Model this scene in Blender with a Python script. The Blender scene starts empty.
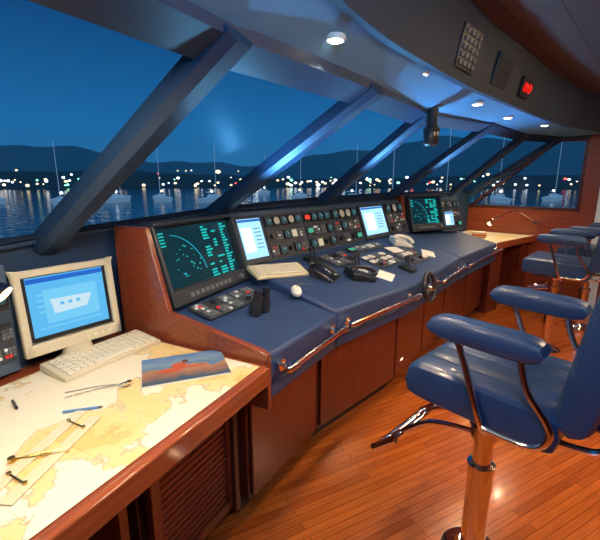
import bpy, bmesh, math, random
from mathutils import Vector, Matrix
random.seed(7)
SC=bpy.context.scene
COL=SC.collection
try: SC.view_settings.view_transform='Standard'
except Exception: pass

# ------------------------------------------------ materials
def _nt(name):
    m=bpy.data.materials.new(name); m.use_nodes=True
    nt=m.node_tree; b=nt.nodes['Principled BSDF']; return m,nt,b
def MAT(name,col,rough=.5,metal=0,emit=None,es=0,bump=0,bscale=60,coat=0,var=.0,vscale=6,spec=.5):
    m,nt,b=_nt(name); N=nt.nodes; L=nt.links
    b.inputs['Roughness'].default_value=rough; b.inputs['Metallic'].default_value=metal
    b.inputs['Specular IOR Level'].default_value=spec
    b.inputs['Coat Weight'].default_value=coat; b.inputs['Coat Roughness'].default_value=.08
    tc=N.new('ShaderNodeTexCoord')
    nz=N.new('ShaderNodeTexNoise'); nz.inputs['Scale'].default_value=vscale; nz.inputs['Detail'].default_value=4
    L.new(tc.outputs['Object'],nz.inputs['Vector'])
    mx=N.new('ShaderNodeMix'); mx.data_type='RGBA'
    mx.inputs[6].default_value=tuple(max(0,c*(1-var)) for c in col)+(1,)
    mx.inputs[7].default_value=tuple(min(1,c*(1+var)) for c in col)+(1,)
    L.new(nz.outputs['Fac'],mx.inputs[0]); L.new(mx.outputs[2],b.inputs['Base Color'])
    if emit:
        b.inputs['Emission Color'].default_value=(*emit,1); b.inputs['Emission Strength'].default_value=es
    if bump:
        n2=N.new('ShaderNodeTexNoise'); n2.inputs['Scale'].default_value=bscale
        L.new(tc.outputs['Object'],n2.inputs['Vector'])
        bp=N.new('ShaderNodeBump'); bp.inputs['Strength'].default_value=bump; bp.inputs['Distance'].default_value=.004
        L.new(n2.outputs['Fac'],bp.inputs['Height']); L.new(bp.outputs[0],b.inputs['Normal'])
    return m
def WOOD(name,c1,c2,axis=0,rough=.3,coat=.4,sc=1.0):
    m,nt,b=_nt(name); N=nt.nodes; L=nt.links
    tc=N.new('ShaderNodeTexCoord'); mp=N.new('ShaderNodeMapping')
    s=[30*sc]*3; s[axis]=1.2*sc; mp.inputs['Scale'].default_value=s
    nz=N.new('ShaderNodeTexNoise'); nz.inputs['Scale'].default_value=1.6; nz.inputs['Detail'].default_value=4; nz.inputs['Distortion'].default_value=.4
    rp=N.new('ShaderNodeValToRGB'); rp.color_ramp.elements[0].position=.3; rp.color_ramp.elements[1].position=.7
    rp.color_ramp.elements[0].color=(*c1,1); rp.color_ramp.elements[1].color=(*c2,1)
    L.new(tc.outputs['Object'],mp.inputs[0]); L.new(mp.outputs[0],nz.inputs['Vector']); L.new(nz.outputs['Fac'],rp.inputs[0])
    L.new(rp.outputs[0],b.inputs['Base Color'])
    b.inputs['Roughness'].default_value=rough; b.inputs['Coat Weight'].default_value=coat; b.inputs['Coat Roughness'].default_value=.1
    return m
def EM(name,col,st):
    m=bpy.data.materials.new(name); m.use_nodes=True; nt=m.node_tree; nt.nodes.clear()
    e=nt.nodes.new('ShaderNodeEmission'); e.inputs[0].default_value=(*col,1); e.inputs[1].default_value=st
    o=nt.nodes.new('ShaderNodeOutputMaterial'); nt.links.new(e.outputs[0],o.inputs[0]); return m

wood=WOOD('mahogany_upright',(.11,.019,.011),(.18,.036,.017),axis=2)
woody=WOOD('mahogany_door',(.11,.019,.011),(.18,.036,.017),axis=1)
woodh=WOOD('mahogany_level',(.2,.038,.014),(.32,.07,.026),axis=0)
wood_dark=WOOD('dark_mahogany',(.05,.015,.01),(.10,.028,.014),axis=2)
rail_wood=WOOD('varnished_rail',(.26,.052,.02),(.40,.10,.036),axis=0,rough=.15,coat=1)
leather=MAT('blue_leather',(.024,.058,.155),.33,bump=.35,bscale=160,var=.2,coat=.2)
leather2=MAT('console_blue_leather',(.026,.058,.16),.45,bump=.4,bscale=220,var=.25)
pipingm=MAT('dark_blue_piping',(.012,.03,.09),.35)
slate=MAT('slate_blue_paint',(.016,.043,.095),.5,var=.15)
slate2=MAT('frame_dark_blue',(.01,.018,.035),.4,var=.2)
panelm=MAT('instrument_panel_paint',(.06,.10,.15),.45,var=.15,vscale=3)
soffit=MAT('pale_blue_headliner',(.14,.34,.54),.6,var=.08,vscale=2)
brow=MAT('dark_slate_headliner',(.026,.05,.09),.55,bump=.2,bscale=300,var=.12)
black=MAT('black_plastic',(.012,.013,.016),.4)
black2=MAT('satin_black',(.02,.022,.028),.3,coat=.3)
radscr=MAT('radar_glass',(.004,.02,.03),.12,emit=(.01,.12,.18),es=.18)
grey=MAT('grey_plastic',(.16,.18,.2),.45)
dgrey=MAT('dark_grey_plastic',(.035,.042,.055),.45)
beige=MAT('beige_plastic',(.62,.55,.40),.45)
white=MAT('white_plastic',(.75,.75,.72),.4)
paper=MAT('white_paper',(.8,.8,.78),.6)
keym=MAT('pale_key_plastic',(.75,.71,.58),.5)
chrome=MAT('chrome',(.88,.82,.78),.12,metal=1)
railm=MAT('rose_tinted_metal_rail',(.85,.55,.42),.16,metal=1)
copper=MAT('copper_tinted_metal',(.8,.55,.42),.2,metal=1)
brass=MAT('brass',(.8,.55,.2),.25,metal=1)
redm=MAT('red_plastic',(.6,.02,.015),.4,emit=(1,.03,.02),es=.3)
redglow=EM('red_glow',(1,.05,.03),1.5)
greenm=EM('green_indicator',(.1,.55,.35),.8)
ambm=EM('amber_dial',(.9,.8,.5),.7)
gaugeface=MAT('gauge_face',(.35,.38,.33),.3,emit=(.6,.62,.45),es=.2)
gdark=MAT('gauge_dark_face',(.02,.04,.05),.15,emit=(.05,.2,.25),es=.35)
whitebtn=MAT('lit_white_button',(.6,.62,.6),.4,emit=(.8,.85,.8),es=.2)
clearp=MAT('clear_ruler_plastic',(.72,.62,.42),.15)

def floor_mat():
    m,nt,b=_nt('teak_strip_floor'); N=nt.nodes; L=nt.links
    tc=N.new('ShaderNodeTexCoord'); mp=N.new('ShaderNodeMapping'); mp.inputs['Rotation'].default_value=(0,0,math.radians(-28))
    L.new(tc.outputs['Object'],mp.inputs[0])
    br=N.new('ShaderNodeTexBrick'); br.inputs['Scale'].default_value=1; br.inputs['Brick Width'].default_value=.9
    br.inputs['Row Height'].default_value=.04; br.inputs['Mortar Size'].default_value=.0013; br.inputs['Bias'].default_value=-.1
    br.inputs['Color1'].default_value=(.58,.15,.027,1); br.inputs['Color2'].default_value=(.39,.085,.016,1); br.inputs['Mortar'].default_value=(.12,.03,.008,1)
    L.new(mp.outputs[0],br.inputs['Vector'])
    m2=N.new('ShaderNodeMapping'); m2.inputs['Scale'].default_value=(2,40,1); L.new(mp.outputs[0],m2.inputs[0])
    nz=N.new('ShaderNodeTexNoise'); nz.inputs['Scale'].default_value=2; nz.inputs['Detail'].default_value=5; L.new(m2.outputs[0],nz.inputs['Vector'])
    mx=N.new('ShaderNodeMix'); mx.data_type='RGBA'; mx.blend_type='MULTIPLY'; mx.inputs[0].default_value=.6
    rp=N.new('ShaderNodeValToRGB'); rp.color_ramp.elements[0].position=.3; rp.color_ramp.elements[0].color=(.55,.5,.45,1); rp.color_ramp.elements[1].position=.65
    L.new(nz.outputs['Fac'],rp.inputs[0]); L.new(br.outputs['Color'],mx.inputs[6]); L.new(rp.outputs[0],mx.inputs[7]); L.new(mx.outputs[2],b.inputs['Base Color'])
    b.inputs['Roughness'].default_value=.22; b.inputs['Coat Weight'].default_value=.3; b.inputs['Coat Roughness'].default_value=.08
    return m
floorm=floor_mat()
def ceil_mat():
    m,nt,b=_nt('brown_slatted_headliner'); N=nt.nodes; L=nt.links
    tc=N.new('ShaderNodeTexCoord'); mp=N.new('ShaderNodeMapping'); mp.inputs['Rotation'].default_value=(0,0,math.radians(-48)); L.new(tc.outputs['Object'],mp.inputs[0])
    br=N.new('ShaderNodeTexBrick'); br.inputs['Scale'].default_value=1; br.inputs['Brick Width'].default_value=30; br.inputs['Row Height'].default_value=.22; br.inputs['Mortar Size'].default_value=.004
    br.inputs['Color1'].default_value=(.10,.062,.052,1); br.inputs['Color2'].default_value=(.085,.055,.048,1); br.inputs['Mortar'].default_value=(.03,.018,.015,1)
    L.new(mp.outputs[0],br.inputs['Vector']); L.new(br.outputs['Color'],b.inputs['Base Color']); b.inputs['Roughness'].default_value=.6
    return m
ceilm=ceil_mat()
def chart_mat():
    m,nt,b=_nt('printed_sea_chart'); N=nt.nodes; L=nt.links
    tc=N.new('ShaderNodeTexCoord')
    nz=N.new('ShaderNodeTexNoise'); nz.inputs['Scale'].default_value=2.6; nz.inputs['Detail'].default_value=7; nz.inputs['Roughness'].default_value=.55; L.new(tc.outputs['Object'],nz.inputs['Vector'])
    rp=N.new('ShaderNodeValToRGB'); rp.color_ramp.interpolation='LINEAR'
    e=rp.color_ramp.elements; e[0].position=.0; e[0].color=(.80,.73,.58,1); e[1].position=1; e[1].color=(.74,.42,.12,1)
    for p,c in ((.53,(.80,.73,.58,1)),(.535,(.5,.4,.26,1)),(.545,(.78,.60,.30,1)),(.61,(.76,.54,.22,1)),(.615,(.6,.4,.18,1)),(.625,(.76,.50,.19,1))):
        n=e.new(p); n.color=c
    L.new(nz.outputs['Fac'],rp.inputs[0])
    br=N.new('ShaderNodeTexBrick'); br.offset=0; br.inputs['Scale'].default_value=1; br.inputs['Brick Width'].default_value=.2; br.inputs['Row Height'].default_value=.2; br.inputs['Mortar Size'].default_value=.0006
    br.inputs['Color1'].default_value=(1,1,1,1); br.inputs['Color2'].default_value=(1,1,1,1); br.inputs['Mortar'].default_value=(.75,.68,.55,1); L.new(tc.outputs['Object'],br.inputs['Vector'])
    mx=N.new('ShaderNodeMix'); mx.data_type='RGBA'; mx.blend_type='MULTIPLY'; mx.inputs[0].default_value=1
    L.new(rp.outputs[0],mx.inputs[6]); L.new(br.outputs['Color'],mx.inputs[7]); L.new(mx.outputs[2],b.inputs['Base Color']); b.inputs['Roughness'].default_value=.6
    return m
chartm=chart_mat()
def glass_mat():
    m=bpy.data.materials.new('window_glass'); m.use_nodes=True; nt=m.node_tree; nt.nodes.clear(); N=nt.nodes; L=nt.links
    t=N.new('ShaderNodeBsdfTransparent'); t.inputs[0].default_value=(.86,.94,1,1)
    g=N.new('ShaderNodeBsdfGlossy'); g.inputs['Roughness'].default_value=.35; g.inputs[0].default_value=(.8,.9,1,1)
    mx=N.new('ShaderNodeMixShader'); mx.inputs[0].default_value=.004; L.new(t.outputs[0],mx.inputs[1]); L.new(g.outputs[0],mx.inputs[2])
    o=N.new('ShaderNodeOutputMaterial'); L.new(mx.outputs[0],o.inputs[0]); return m
glass=glass_mat()
def water_mat():
    m,nt,b=_nt('harbour_water'); N=nt.nodes; L=nt.links
    b.inputs['Base Color'].default_value=(.01,.05,.11,1); b.inputs['Roughness'].default_value=.12
    tc=N.new('ShaderNodeTexCoord'); nz=N.new('ShaderNodeTexNoise'); nz.inputs['Scale'].default_value=.25; nz.inputs['Detail'].default_value=5; L.new(tc.outputs['Object'],nz.inputs['Vector'])
    bp=N.new('ShaderNodeBump'); bp.inputs['Strength'].default_value=.6; bp.inputs['Distance'].default_value=.4; L.new(nz.outputs['Fac'],bp.inputs['Height']); L.new(bp.outputs[0],b.inputs['Normal'])
    return m

# ------------------------------------------------ mesh builder
class MB:
    def __init__(s): s.v=[];s.f=[];s.m=[];s.M=Matrix()
    def add(s,vs,fs,mi=0):
        o=len(s.v); s.v+=[tuple(s.M@Vector(v)) for v in vs]; s.f+=[tuple(i+o for i in f) for f in fs]; s.m+=[mi]*len(fs); return s
    def hexa(s,b,t,mi=0):
        n=len(b); vs=list(b)+list(t)
        fs=[tuple(range(n))[::-1],tuple(range(n,2*n))]+[(i,(i+1)%n,(i+1)%n+n,i+n) for i in range(n)]
        return s.add(vs,fs,mi)
    def box(s,c,d,mi=0,R=None):
        hx,hy,hz=d[0]/2,d[1]/2,d[2]/2
        q=[(-hx,-hy),(hx,-hy),(hx,hy),(-hx,hy)]
        R=R or Matrix(); c=Vector(c)
        return s.hexa([c+R@Vector((x,y,-hz)) for x,y in q],[c+R@Vector((x,y,hz)) for x,y in q],mi)
    def prism(s,poly,x0,x1,mi=0):
        return s.hexa([(x0,y,z) for y,z in poly],[(x1,y,z) for y,z in poly],mi)
    def plate(s,poly,z0,z1,mi=0):
        return s.hexa([(x,y,z0) for x,y in poly],[(x,y,z1) for x,y in poly],mi)
    def cyl(s,p0,p1,r0,r1=None,n=16,mi=0):
        r1=r0 if r1 is None else r1
        p0=Vector(p0);p1=Vector(p1);d=(p1-p0).normalized(); a=d.orthogonal().normalized(); b=d.cross(a)
        A=[p0+(a*math.cos(2*math.pi*i/n)+b*math.sin(2*math.pi*i/n))*r0 for i in range(n)]
        B=[p1+(a*math.cos(2*math.pi*i/n)+b*math.sin(2*math.pi*i/n))*r1 for i in range(n)]
        return s.hexa(A,B,mi)
    def tube(s,pts,r,n=10,mi=0,smooth=True,closed=False):
        P=[Vector(p) for p in pts]
        if smooth and len(P)>2:
            Q=[]; k=len(P)
            rng=range(k) if closed else range(k-1)
            for i in rng:
                g=(lambda j:P[j%k]) if closed else (lambda j:P[min(max(j,0),k-1)])
                p0,p1,p2,p3=g(i-1),g(i),g(i+1),g(i+2)
                for j in range(6):
                    t=j/6; Q.append(.5*((2*p1)+(p2-p0)*t+(2*p0-5*p1+4*p2-p3)*t*t+(3*p1-p0-3*p2+p3)*t**3))
            if not closed: Q.append(P[-1])
            P=Q
        k=len(P); vs=[]; a=None
        for i in range(k):
            if closed: d=(P[(i+1)%k]-P[i-1]).normalized()
            else: d=(P[min(i+1,k-1)]-P[max(i-1,0)]).normalized()
            if a is None: a=d.orthogonal().normalized()
            a=(a-d*a.dot(d)).normalized(); b=d.cross(a)
            vs+=[P[i]+(a*math.cos(2*math.pi*j/n)+b*math.sin(2*math.pi*j/n))*r for j in range(n)]
        fs=[]
        for i in range(k if closed else k-1):
            i2=(i+1)%k
            for j in range(n):
                j2=(j+1)%n; fs.append((i*n+j,i*n+j2,i2*n+j2,i2*n+j))
        if not closed: fs+=[tuple(range(n))[::-1],tuple(range((k-1)*n,k*n))]
        return s.add(vs,fs,mi)
    def ball(s,c,r,sc=(1,1,1),n=14,mi=0):
        c=Vector(c); vs=[c+Vector((0,0,r*sc[2]))]; m=n//2
        for i in range(1,m):
            t=math.pi*i/m
            for j in range(n):
                p=2*math.pi*j/n; vs.append(c+Vector((r*math.sin(t)*math.cos(p)*sc[0],r*math.sin(t)*math.sin(p)*sc[1],r*math.cos(t)*sc[2])))
        vs.append(c-Vector((0,0,r*sc[2]))); fs=[]
        for j in range(n): fs.append((0,1+j,1+(j+1)%n))
        for i in range(m-2):
            for j in range(n):
                a=1+i*n+j;b=1+i*n+(j+1)%n; fs.append((a,a+n,b+n,b))
        e=len(vs)-1; o=1+(m-2)*n
        for j in range(n): fs.append((o+j,e,o+(j+1)%n))
        return s.add(vs,fs,mi)
    def lathe(s,prof,n=28,mi=0):
        vs=[];k=len(prof)
        for r,z in prof: vs+=[(r*math.cos(2*math.pi*j/n),r*math.sin(2*math.pi*j/n),z) for j in range(n)]
        fs=[(i*n+j,i*n+(j+1)%n,(i+1)*n+(j+1)%n,(i+1)*n+j) for i in range(k-1) for j in range(n)]
        fs+=[tuple(range(n))[::-1],tuple(range((k-1)*n,k*n))]
        return s.add(vs,fs,mi)
    def pillow(s,w,d,t,groove=(),axis=1,n=30,p=8,q=.32,mi=0,gd=.16):
        vs=[];fs=[]
        def e(u,v):
            return (max(0,1-abs(u)**p)*max(0,1-abs(v)**p))**q
        for side in (1,-1):
            for i in range(n+1):
                for j in range(n+1):
                    u=-math.cos(math.pi*i/n); v=-math.cos(math.pi*j/n)
                    u=.5*u+.5*(2*i/n-1); v=.5*v+.5*(2*j/n-1)
                    h=e(u,v)
                    w_=v if axis==1 else u
                    for g in groove: h*=1-gd*math.exp(-((w_-g)/.035)**2)
                    vs.append((u*w/2,v*d/2,side*h*t/2))
        N=(n+1)**2
        for i in range(n):
            for j in range(n):
                a=i*(n+1)+j;b=a+n+1
                fs.append((a,b,b+1,a+1)); fs.append((N+a,N+a+1,N+b+1,N+b))
        return s.add(vs,fs,mi)

def tag(o,label=None,cat=None,kind=None,group=None):
    if label: o['label']=label
    if cat: o['category']=cat
    if kind: o['kind']=kind
    if group: o['group']=group
    return o
def par(o,p):
    if p is not None:
        o.parent=p; o.matrix_parent_inverse=p.matrix_basis.inverted()
def mk(mb,name,mats,frame=None,parent=None,bev=0,seg=2,label=None,cat=None,kind=None,group=None,smooth=True):
    if not isinstance(mats,(list,tuple)): mats=[mats]
    frame=frame or Matrix()
    xs=[v[0] for v in mb.v]; ys=[v[1] for v in mb.v]; zs=[v[2] for v in mb.v]
    c=Vector(((min(xs)+max(xs))/2,(min(ys)+max(ys))/2,min(zs)))
    me=bpy.data.meshes.new(name); me.from_pydata([Vector(v)-c for v in mb.v],[],mb.f)
    for m in mats: me.materials.append(m)
    for p,i in zip(me.polygons,mb.m): p.material_index=i; p.use_smooth=smooth
    bm=bmesh.new(); bm.from_mesh(me); bmesh.ops.remove_doubles(bm,verts=bm.verts,dist=1e-6); bmesh.ops.recalc_face_normals(bm,faces=bm.faces); bm.to_mesh(me); bm.free()
    if smooth:
        try: me.set_sharp_from_angle(angle=math.radians(38))
        except Exception: pass
    o=bpy.data.objects.new(name,me); COL.objects.link(o)
    o.matrix_basis=frame@Matrix.Translation(c); par(o,parent)
    if bev:
        b=o.modifiers.new('bevel','BEVEL'); b.width=bev; b.segments=seg; b.limit_method='ANGLE'; b.angle_limit=math.radians(40)
    return tag(o,label,cat,kind,group)
def root(name,loc,label,cat,group=None,frame=None):
    o=bpy.data.objects.new(name,None); COL.objects.link(o); o.empty_display_size=.1
    o.matrix_basis=(frame or Matrix())@Matrix.Translation(Vector(loc)); return tag(o,label,cat,None,group)
def fr(o,x,y,z=None):
    x=Vector(x).normalized(); y=Vector(y); y=(y-x*y.dot(x)).normalized(); z=x.cross(y)
    m=Matrix.Identity(4)
    for i in range(3): m[i][0]=x[i];m[i][1]=y[i];m[i][2]=z[i];m[i][3]=o[i]
    return m
def rotz(a): return Matrix.Rotation(math.radians(a),4,'Z')
def rotx(a): return Matrix.Rotation(math.radians(a),4,'X')
def T(x,y,z): return Matrix.Translation((x,y,z))
def off(poly,d):
    out=[];n=len(poly)
    for i in range(n):
        ds=[]
        if i>0: ds.append((Vector(poly[i])-Vector(poly[i-1])).normalized())
        if i<n-1: ds.append((Vector(poly[i+1])-Vector(poly[i])).normalized())
        ns=[Vector((-q.y,q.x)) for q in ds]; a=sum(ns,Vector((0,0))).normalized()
        out.append(Vector(poly[i])+a*d/a.dot(ns[0]))
    return out
def v3(p,z): return (p[0],p[1],z)

# ------------------------------------------------ plan of the wheelhouse
A=(-.125,1.45); E2=(.19,1.97); E3=(.764,2.57); Mp=(1.40,3.43); E4=(2.14,4.30)
SILL=[(-1.69,.25,1.19),(-1.285,1.04,1.23),(-1.01,1.577,1.265),(-.535,2.41,1.305),(.15,3.15,1.335),(.87,4.03,1.34),(1.9,5.16,1.33),(2.32,5.56,1.33)]
HEAD=[(-.88,-.16,1.85),(-.465,.63,1.86),(-.19,1.163,1.87),(.298,1.83,1.88),(.765,2.61,1.90),(1.56,3.47,1.95),(2.46,4.6,1.99),(3.04,4.9,1.99)]
LED=[(-.42,.10),(-.12,.80),(.10,1.28),(.31,1.61),(.664,2.057),(.95,2.40),(1.28,2.74),(1.82,3.32),(2.47,3.94),(3.45,4.62)]
LZ=2.0
mb=MB(); mb.plate([(-2.4,-.9),(1.5,-3.6),(4.6,1.0),(4.9,3.2),(2.3,5.75),(1.7,5.3),(-.7,2.7)],-.06,0)
mk(mb,'floor',floorm,kind='structure',smooth=False,label='glossy orange teak strip floor')
mb=MB(); Lt=[(p[0]+.07,p[1]-.06) for p in LED]
mb.plate([tuple(p) for p in Lt]+[(4.9,3.2),(4.6,1.0),(1.5,-3.6),(-1.2,-1.4)],2.3,2.36)
mk(mb,'ceiling',ceilm,kind='structure',smooth=False,label='brown slatted main ceiling')
def samp(poly,k):
    L=[0]
    for i in range(len(poly)-1): L.append(L[-1]+(poly[i+1]-poly[i]).length)
    out=[]
    for j in range(k):
        t=L[-1]*j/(k-1)
        for i in range(len(poly)-1):
            if t<=L[i+1]+1e-9:
                out.append(poly[i].lerp(poly[i+1],(t-L[i])/(L[i+1]-L[i]))); break
    return out
lp=[Vector((p[0],p[1],LZ)) for p in LED]
ho=[Vector((h[0],h[1],h[2]+.0)) for h in HEAD]
Hs=samp(ho,40); Ls=samp(lp,40); mb=MB()
vs=[];fs=[]
for j in range(40):
    vs+=[Hs[j],Ls[j],Ls[j]+Vector((0,0,.05)),Hs[j]+Vector((0,0,.05))]
for j in range(39):
    a=4*j;b=a+4
    fs+=[(a,a+1,b+1,b),(a+3,b+3,b+2,a+2),(a,b,b+3,a+3),(a+1,a+2,b+2,b+1)]
mb.add(vs,fs); mk(mb,'ceiling',soffit,kind='structure',label='pale blue curved headliner above the windows')
def soffz(x,y):
    best=None
    for j in range(40):
        h,l=Hs[j],Ls[j]; d=Vector((l.x-h.x,l.y-h.y)); t=max(0,min(1,((x-h.x)*d.x+(y-h.y)*d.y)/d.dot(d))); q=h.lerp(l,t)
        e=(q.x-x)**2+(q.y-y)**2
        if best is None or e<best[0]: best=(e,q.z)
    return best[1]
mb=MB(); vs=[];fs=[]
Ls2=samp([Vector((p[0],p[1],0)) for p in LED],60)
for q in Ls2:
    q0=q+Vector((0,0,LZ)); 
    vs+=[q0+Vector((-.005,.005,-.012)),q0+Vector((.02,-.018,-.012)),q0+Vector((.07,-.06,.31)),q0+Vector((.02,.0,.31))]
for j in range(59):
    a=4*j;b=a+4
    for k in range(4): fs.append((a+k,a+(k+1)%4,b+(k+1)%4,b+k))
mb.add(vs,fs); mk(mb,'trim_1',brow,kind='structure',label='dark curved overhead fascia with recessed panels')
for i in range(len(SILL)-1):
    a=Vector(SILL[i]);b=Vector(SILL[i+1]); d=(b-a); nn=Vector((-d.y,d.x,0)).normalized()
    mb=MB()
    mb.hexa([v3(a,0),v3(b,0),v3(b+nn*.08,0),v3(a+nn*.08,0)],[a,b,b+nn*.08,a+nn*.08])
    o=mk(mb,'wall_front',slate,kind='structure',smooth=False)
mb=MB(); S2=[Vector((s[0],s[1])) for s in SILL]; So=off(S2,.10); Si=off(S2,-.03)
vs=[];fs=[]
for i,s in enumerate(SILL):
    vs+=[v3(Si[i],s[2]),v3(So[i],s[2]),v3(So[i],s[2]+.015),v3(Si[i],s[2]+.015)]
for j in range(len(SILL)-1):
    a=4*j;b=a+4
    for k in range(4): fs.append((a+k,a+(k+1)%4,b+(k+1)%4,b+k))
mb.add(vs,fs); mk(mb,'trim_2',slate,kind='structure',label='blue window sill',smooth=False)
for i in range(len(SILL)-1):
    a,b,c,d=Vector(SILL[i]),Vector(SILL[i+1]),Vector(HEAD[i+1]),Vector(HEAD[i])
    for q in (a,b): q.z+=.015
    nn=(b-a).cross(d-a).normalized()
    if nn.z>0: nn=-nn
    r=root('window_%d'%(i+1),(a+b)/2,'raked wheelhouse window with dark frame','window'); del r['category']; r['kind']='structure'
    mb=MB(); mb.add([a,b,c,d],[(0,1,2,3)]); mk(mb,'glass_pane',glass,parent=r,smooth=False)
    mb=MB(); o4=[a,b,c,d]; 
    def inset(P,k):
        out=[]
        for j in range(4):
            e1=(P[(j+1)%4]-P[j]).normalized(); e0=(P[j-1]-P[j]).normalized()
            out.append(P[j]+(e1+e0)*k/max(.35,e1.cross(e0).length))
        return out
    for lo,hi,mi in ((0,.018,0),(.018,.03,1)):
        P=inset(o4,lo+.001);Q=inset(o4,hi)
        h=.02 if mi==0 else .012
        for j in range(4):
            k=(j+1)%4
            mb.hexa([P[j]-nn*.01,P[k]-nn*.01,Q[k]-nn*.01,Q[j]-nn*.01],[P[j]+nn*h,P[k]+nn*h,Q[k]+nn*h,Q[j]+nn*h],mi)
    mk(mb,'frame',[slate,slate2],parent=r,smooth=False)
ti=3
pw=[.04,.04,.055,.055,.048,.045,.045,.04]
for i in range(len(SILL)):
    a=Vector(SILL[i]);d=Vector(HEAD[i]); ax=(d-a).normalized()
    i0=max(i-1,0);i1=min(i+1,len(SILL)-1)
    al=(Vector(SILL[i1])-Vector(SILL[i0])); al.z=0; al=(al-ax*al.dot(ax)).normalized(); nn=al.cross(ax); 
    if nn.z>0: nn=-nn
    w=pw[i]; mb=MB()
    def ring(p): return [p+al*x+nn*y for x,y in ((-w,-.02),(w,-.02),(w,.03),(w*.55,.052),(-w*.55,.052),(-w,.03))]
    a2=a-ax*.02; d2=d+ax*.03
    mb.hexa(ring(a2),ring(d2)); mk(mb,'trim_%d'%ti,slate,kind='structure',smooth=False,label='slanted blue window pillar'); ti+=1
mb=MB();vs=[];fs=[]
H2=[Vector((h[0],h[1])) for h in HEAD]; Ha=off(H2,.07); Hb=off(H2,-.03)
for i,h in enumerate(HEAD):
    vs+=[v3(Ha[i],h[2]-.06),v3(Hb[i],h[2]-.012),v3(Hb[i],h[2]+.05),v3(Ha[i],h[2]+.05)]
for j in range(len(HEAD)-1):
    a=4*j;b=a+4
    for k in range(4): fs.append((a+k,a+(k+1)%4,b+(k+1)%4,b+k))
mb.add(vs,fs); mk(mb,'trim_%d'%ti,slate,kind='structure',label='blue window header rail',smooth=False); ti+=1
# far side wall
cw=Vector((2.32,5.56,0)); dw=Vector((.75,-.66,0)).normalized(); nw=Vector((.66,.75,0)).normalized()
FW=fr(cw,dw,(0,0,1))
zz=(FW.to_3x3()@Vector((0,0,1)))
sg=1 if zz.dot(nw)>0 else -1
def fw(poly,t0,t1,mb=None,mi=0):
    mb=mb or MB(); return mb.hexa([(x,y,sg*t0) for x,y in poly],[(x,y,sg*t1) for x,y in poly],mi)
woods=WOOD('mahogany_side_wall',(.19,.036,.014),(.30,.066,.025),axis=0)
mb=fw([(-.1,0),(2.9,0),(2.9,1.14),(-.1,1.14)],0,.08); mk(mb,'wall_side',woods,FW,kind='structure',smooth=False)
mb=fw([(1.27,1.14),(2.9,1.14),(2.9,2.36),(1.27,2.36)],0,.08); mk(mb,'wall_side',woods,FW,kind='structure',smooth=False)
mb=fw([(.95,1.97),(1.27,1.97),(1.27,2.36),(.7,2.36)],0,.08); mk(mb,'wall_side',slate,FW,kind='structure',smooth=False)
r=root('window_8',cw+dw*.6+Vector((0,0,1.14)),'far side window with dark wooden frame','window'); del r['category']; r['kind']='structure'
wp=[(-.02,1.14),(1.27,1.14),(1.27,1.97),(.95,1.97)]
mb=MB(); mb.add([(x,y,sg*.04) for x,y in wp],[(0,1,2,3)]); mk(mb,'glass_pane',glass,FW,r,smooth=False)
mb=MB()
for j in range(4):
    p=Vector(wp[j]);q=Vector(wp[(j+1)%4]); e=(q-p).normalized(); nrm=Vector((-e.y,e.x))*.035
    mb.hexa([(p.x,p.y,sg*-.015),(q.x,q.y,sg*-.015),(q.x+nrm.x,q.y+nrm.y,sg*-.015),(p.x+nrm.x,p.y+nrm.y,sg*-.015)],[(p.x,p.y,sg*.06),(q.x,q.y,sg*.06),(q.x+nrm.x,q.y+nrm.y,sg*.06),(p.x+nrm.x,p.y+nrm.y,sg*.06)])
mk(mb,'frame',wood_dark,FW,r,smooth=False)
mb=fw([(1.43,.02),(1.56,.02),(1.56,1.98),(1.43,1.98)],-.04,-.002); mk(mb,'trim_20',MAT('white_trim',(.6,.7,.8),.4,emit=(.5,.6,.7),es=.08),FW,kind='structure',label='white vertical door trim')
mb=fw([(1.60,.02),(2.3,.02),(2.3,1.95),(1.60,1.95)],-.03,-.002); mk(mb,'door_1',woody,FW,kind='structure',label='wooden side door')
mb=MB(); mb.plate([(4.6,1.0),(1.5,-3.6),(1.58,-3.65),(4.68,.95)],0,2.36); mk(mb,'wall_aft',wood,kind='structure',smooth=False)
mb=MB(); mb.plate([(4.9,3.2),(4.6,1.0),(4.68,.95),(4.98,3.2)],0,2.36); mk(mb,'wall_aft',wood,kind='structure',smooth=False)
mb=MB(); mb.plate([(1.5,-3.6),(-1.9,-.2),(-1.95,-.25),(1.45,-3.65)],0,2.36); mk(mb,'wall_near',wood,kind='structure',smooth=False)

# ------------------------------------------------ console bodies
dN=Vector((.454,.891,0)); nN=Vector((-.891,.454,0))
FN=fr(v3(A,0),dN,nN)
ct=root('chart_table',(-.6,.4,0),'mahogany chart table with louvred cabinet under the windows','chart table',frame=FN)
TX0=-1.35
mb=MB(); mb.box(((TX0-.012)/2,.415,.775),(-TX0-.012,.83,.04)); mk(mb,'tabletop',woodh,FN,ct,bev=.006)
mb=MB(); mb.box(((TX0-.012)/2,-.004,.755),(-TX0-.02,.025,.075)); mk(mb,'edge_trim',rail_wood,FN,ct,bev=.006)
mb=MB(); mb.box((-.24,.53,.4),(.47,.6,.70)); mk(mb,'cabinet_body',wood_dark,FN,ct,bev=.004)
mb=MB(); mb.box((-.55,.5,.36),(.03,.6,.7)); mk(mb,'side_panel',wood,FN,ct)
mb=MB(); mb.box((-.62,.66,.4),(.9,.02,.74)); mk(mb,'back_panel',wood_dark,FN,ct)
dr=root('door',(-.25,.19,.10),'louvred mahogany door','d',frame=FN); del dr['category']; par(dr,ct)
mb=MB()
for x in (-.44,-.035): mb.box((x,.190,.39),(.04,.03,.6))
for z in (.11,.67): mb.box((-.2375,.190,z),(.365,.03,.04))
mk(mb,'door_frame',wood,FN,dr,bev=.003)
mb=MB(); 
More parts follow.
